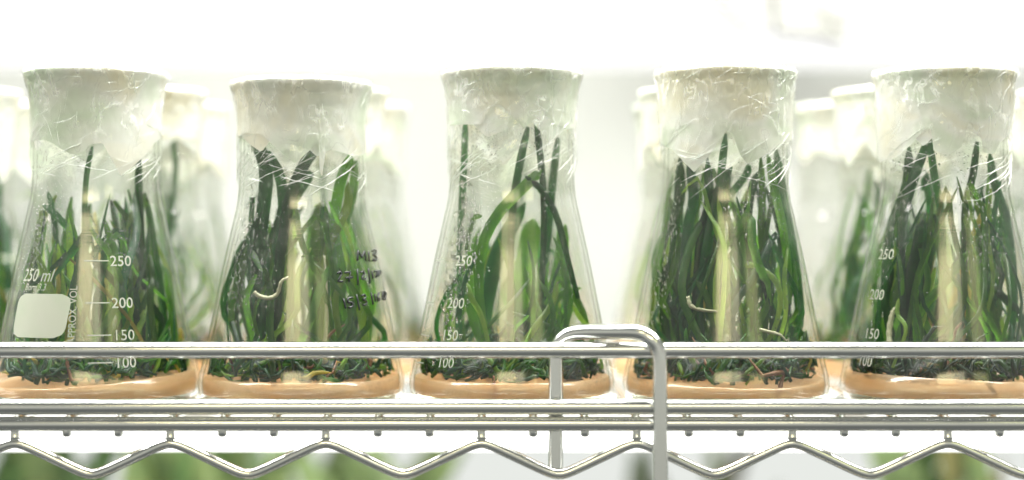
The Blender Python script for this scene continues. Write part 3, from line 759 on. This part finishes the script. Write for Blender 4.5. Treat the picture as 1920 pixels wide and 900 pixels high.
# ------------------------------------------------------------------ writing and marks
f1 = SETS[0][0]
graduations(f1, CX[0], [('250', 205, 499, 158), ('200', 208, 578, 160), ('150', 211, 639, 163), ('100', 214, 691, 165)])
a, z = front_angle(49, 526, CX[0]); print_text(f1, 'capacity_print', '250 ml', a, z, 0.0073, 0.22, 0.80)
a, z = front_angle(53, 543, CX[0]); print_text(f1, 'glass_type_print', 'Boro 3.3', a, z, 0.0040, 0.22, 0.78)
a, z = front_angle(142, 640, CX[0]); print_text(f1, 'scale_print', 'APPROX. VOL', a, z - 0.001, 0.0043, 0, 0.86, True)
a, z = front_angle(30, 629, CX[0]); print_rect(f1, 'label_patch', a, z, 0.0262, 0.0175, 0.0042)
f3 = SETS[2][0]
graduations(f3, CX[2], [('250', 853, 498, 818), ('200', 839, 577, 800), ('150', 828, 637, 790), ('100', 820, 688, 780)])
f5 = SETS[4][0]
graduations(f5, CX[4], [('250', 1650, 486, 1600), ('200', 1634, 562, 1600), ('150', 1624, 636, 1600), ('100', 1612, 688, 1600)], False)

INK = {'M13': [[(345, 245), (350, 150), (385, 215), (410, 155), (425, 245)], [(448, 160), (455, 250)], [(484, 155), (510, 145), (518, 168), (495, 190), (520, 212), (512, 245), (484, 240)]],
       '27/2/17P': [[(160, 365), (180, 347), (197, 368), (165, 438), (208, 440)], [(225, 357), (278, 350), (266, 445)], [(236, 406), (300, 400)], [(345, 320), (348, 475)],
                   [(375, 355), (398, 345), (407, 370), (380, 420), (420, 415)], [(445, 320), (462, 460)], [(478, 345), (490, 415)], [(505, 347), (530, 340), (522, 402)], [(545, 395), (545, 342), (560, 340), (562, 362), (547, 368)]],
       '15/3/16': [[(215, 600), (236, 695)], [(302, 590), (262, 600), (260, 635), (293, 638), (300, 672), (265, 686)], [(335, 560), (365, 712)], [(385, 577), (412, 565), (421, 590), (400, 610), (430, 625), (428, 652), (400, 662)],
                  [(470, 545), (492, 660)], [(505, 560), (512, 630)], [(547, 550), (531, 590), (536, 626), (551, 615), (546, 592)], [(580, 545), (600, 540), (612, 570), (602, 610), (582, 602), (581, 550), (600, 585)]]}
f2 = SETS[1][0]
for word, strokes in INK.items():
    V, Fc = [], []
    for stq in strokes:
        P = []
        dense = catmull([(p[0], p[1], 0) for p in stq], 5 * len(stq)) if len(stq) > 5 else [Vector((stq[k][0] + (stq[k + 1][0] - stq[k][0]) * u, stq[k][1] + (stq[k + 1][1] - stq[k][1]) * u, 0)) for k in range(len(stq) - 1) for u in (0, .33, .66, 1)]
        for q in dense:
            a, z = front_angle(600 + q.x / 5, 440 + q.y / 5, CX[1]); rr = rad(z) + 0.00025
            v = Vector((rr * math.sin(a), -rr * math.cos(a), z / ZS[1]))
            if not P or (v - P[-1]).length > 1e-5: P.append(v)
        v, f = tube_data(P, 0.00045, 5); o = len(V); V += v; Fc += [tuple(o + q for q in g) for g in f]
    link('handwriting', mesh('handwriting', V, Fc, M['ink']), f2, label='black handwritten marker line')

# pale aerial roots and dark roots in the gel
def root(i, P, wpx, dy, m_='root'):
    s = F / (D + dy); X0 = (CX[i] - 960) * D / F
    Q = catmull([keep_in(Vector(((x - 960) / s - X0, dy + 0.001 * math.sin(3 * k), ZC - (y - 450) / s)), 0.002) for k, (x, y) in enumerate(P)], 6 * len(P))
    n = len(Q); R = [0.8 * wpx / s / 2 * (0.6 + 0.4 * math.sin(math.pi * min(1, 0.2 + k / n))) * (1 + 0.12 * math.sin(k * 1.7)) for k in range(n)]
    link('root', tube('root', Q, R, M[m_], 8), SETS[i][2])
root(1, [(476, 540), (486, 548), (505, 552), (520, 543), (528, 520), (540, 512)], 11, -0.026)
root(1, [(548, 746), (551, 730), (549, 716)], 6, -0.0385, 'root_dark')
root(1, [(604, 690), (612, 600), (611, 520), (608, 470)], 9, -0.02, 'root')
root(2, [(925, 747), (927, 728), (924, 705)], 8, -0.0385, 'root_dark')
root(3, [(1288, 556), (1296, 574), (1318, 582), (1345, 584)], 10, -0.026)
root(3, [(1424, 618), (1440, 622), (1462, 628), (1475, 640)], 8, -0.026)
root(3, [(1456, 746), (1464, 722), (1480, 690)], 11, -0.033, 'root_dark')
root(4, [(1668, 660), (1652, 630), (1648, 600), (1660, 582), (1672, 578)], 14, -0.024)
root(0, [(96, 690), (86, 676), (70, 690), (60, 706)], 7, -0.02, 'root_dark')

# ------------------------------------------------------------------ the rows behind
XS = [(c - 960) * D / F for c in CX]
ROWX = [XS[0] - 0.087] + XS + [XS[4] + 0.087]
PLACE = ['at the left edge', 'right of first front flask', 'right of second front flask', 'behind third front flask', 'left of fourth front flask', 'left of fifth front flask', 'at the right edge']
SRC2 = [0, 1, 0, 2, 4, 3, 1]; SRC3 = [3, 4, 1, 3, 0, 2, 4]
def back_flask(x, y, lab, src, rot, group, keep):
    fl, ag, pl, cp, fw = SETS[src]
    f = thing('conical_flask', (x, y, 0), f'blurred flask {lab}', 'flask', f'flasks in the {group}', None, rot)
    link('glass_wall', glass_back if 'second' in group else glass_far, f)
    out = []
    for s_, nm, cat in ((ag, 'agar gel', 'gel'), (pl, 'green plantlets', 'plant'), (cp, 'paper cap', 'cap'), (fw, 'film wrap', 'film')):
        c = copy_tree(s_, None, keep if s_ is pl else 2.0); c.location = (x, y, 0); c.rotation_euler.z = rot; c.scale = (1, 1, 1)
        c['label'] = f'{nm} of flask {lab}'; c['category'] = cat; c['group'] = f'{nm} in the {group}'
    return f
for k, x in enumerate(ROWX):
    f = back_flask(x, 0.0865, 'in the second row ' + PLACE[k], SRC2[k], [0.55, 2.0, 3.4, 1.1, 4.0, 2.6, 5.0][k], 'second row', [0.8, 0.65, 0.25, 0.22, 0.22, 0.7, 0.5][k])
    if k == 0:
        for ch in SETS[0][0].children:
            if ch.name.split('.')[0] in ('label_patch', 'capacity_print', 'glass_type_print', 'graduation_number'):
                c = ch.copy(); C.objects.link(c); c.parent = f
for k, x in enumerate(ROWX):
    back_flask(x + 0.004 * (-1) ** k, 0.173, 'in the third row ' + PLACE[k], SRC3[k], [1.2, 3.0, 5.1, 0.6, 2.2, 4.4, 3.6][k], 'third row', 0.22)

# ------------------------------------------------------------------ plants on the tier below, far out of focus
def far_clump(x, y, ztop, n, spread, mts, label, seed):
    r = random.Random(seed); zb = ztop - 0.20
    t = thing('seedling_clump', (x, y, zb), label, 'plant', 'blurred plants on the tier below')
    for k in range(n):
        a = r.uniform(0, 6.283); b = Vector((r.uniform(-spread, spread) * 0.6, r.uniform(-0.03, 0.03), 0))
        h = r.uniform(0.16, 0.235)
        P = [b, b + Vector((r.gauss(0, .012), r.gauss(0, .01), h * .5)), b + Vector((r.gauss(0, spread * .5), r.gauss(0, .02), h))]
        link('leaf', leaf_mesh(P, r.uniform(0.012, 0.024), M['far_leaf'][r.choice(mts)], r.uniform(-.8, .8), 0.1, 8), t)
far_clump(-0.33, 0.40, -0.055, 46, 0.075, (0, 0, 1), 'dark green blurred leaves below the shelf at lower left corner', 1)
far_clump(-0.215, 0.42, -0.062, 40, 0.06, (0, 1, 1), 'green blurred leaves below the shelf between first two front flasks', 2)
far_clump(-0.10, 0.55, -0.085, 16, 0.07, (1, 1, 1), 'pale green blurred leaves below the second front flask', 3)
far_clump(0.30, 0.45, -0.065, 30, 0.06, (0, 1, 2), 'olive green blurred leaves below the shelf at lower right corner', 4)
far_clump(0.14, 0.70, -0.115, 12, 0.08, (1, 1, 2), 'faint pale green blurred leaves below the fourth front flask', 5)
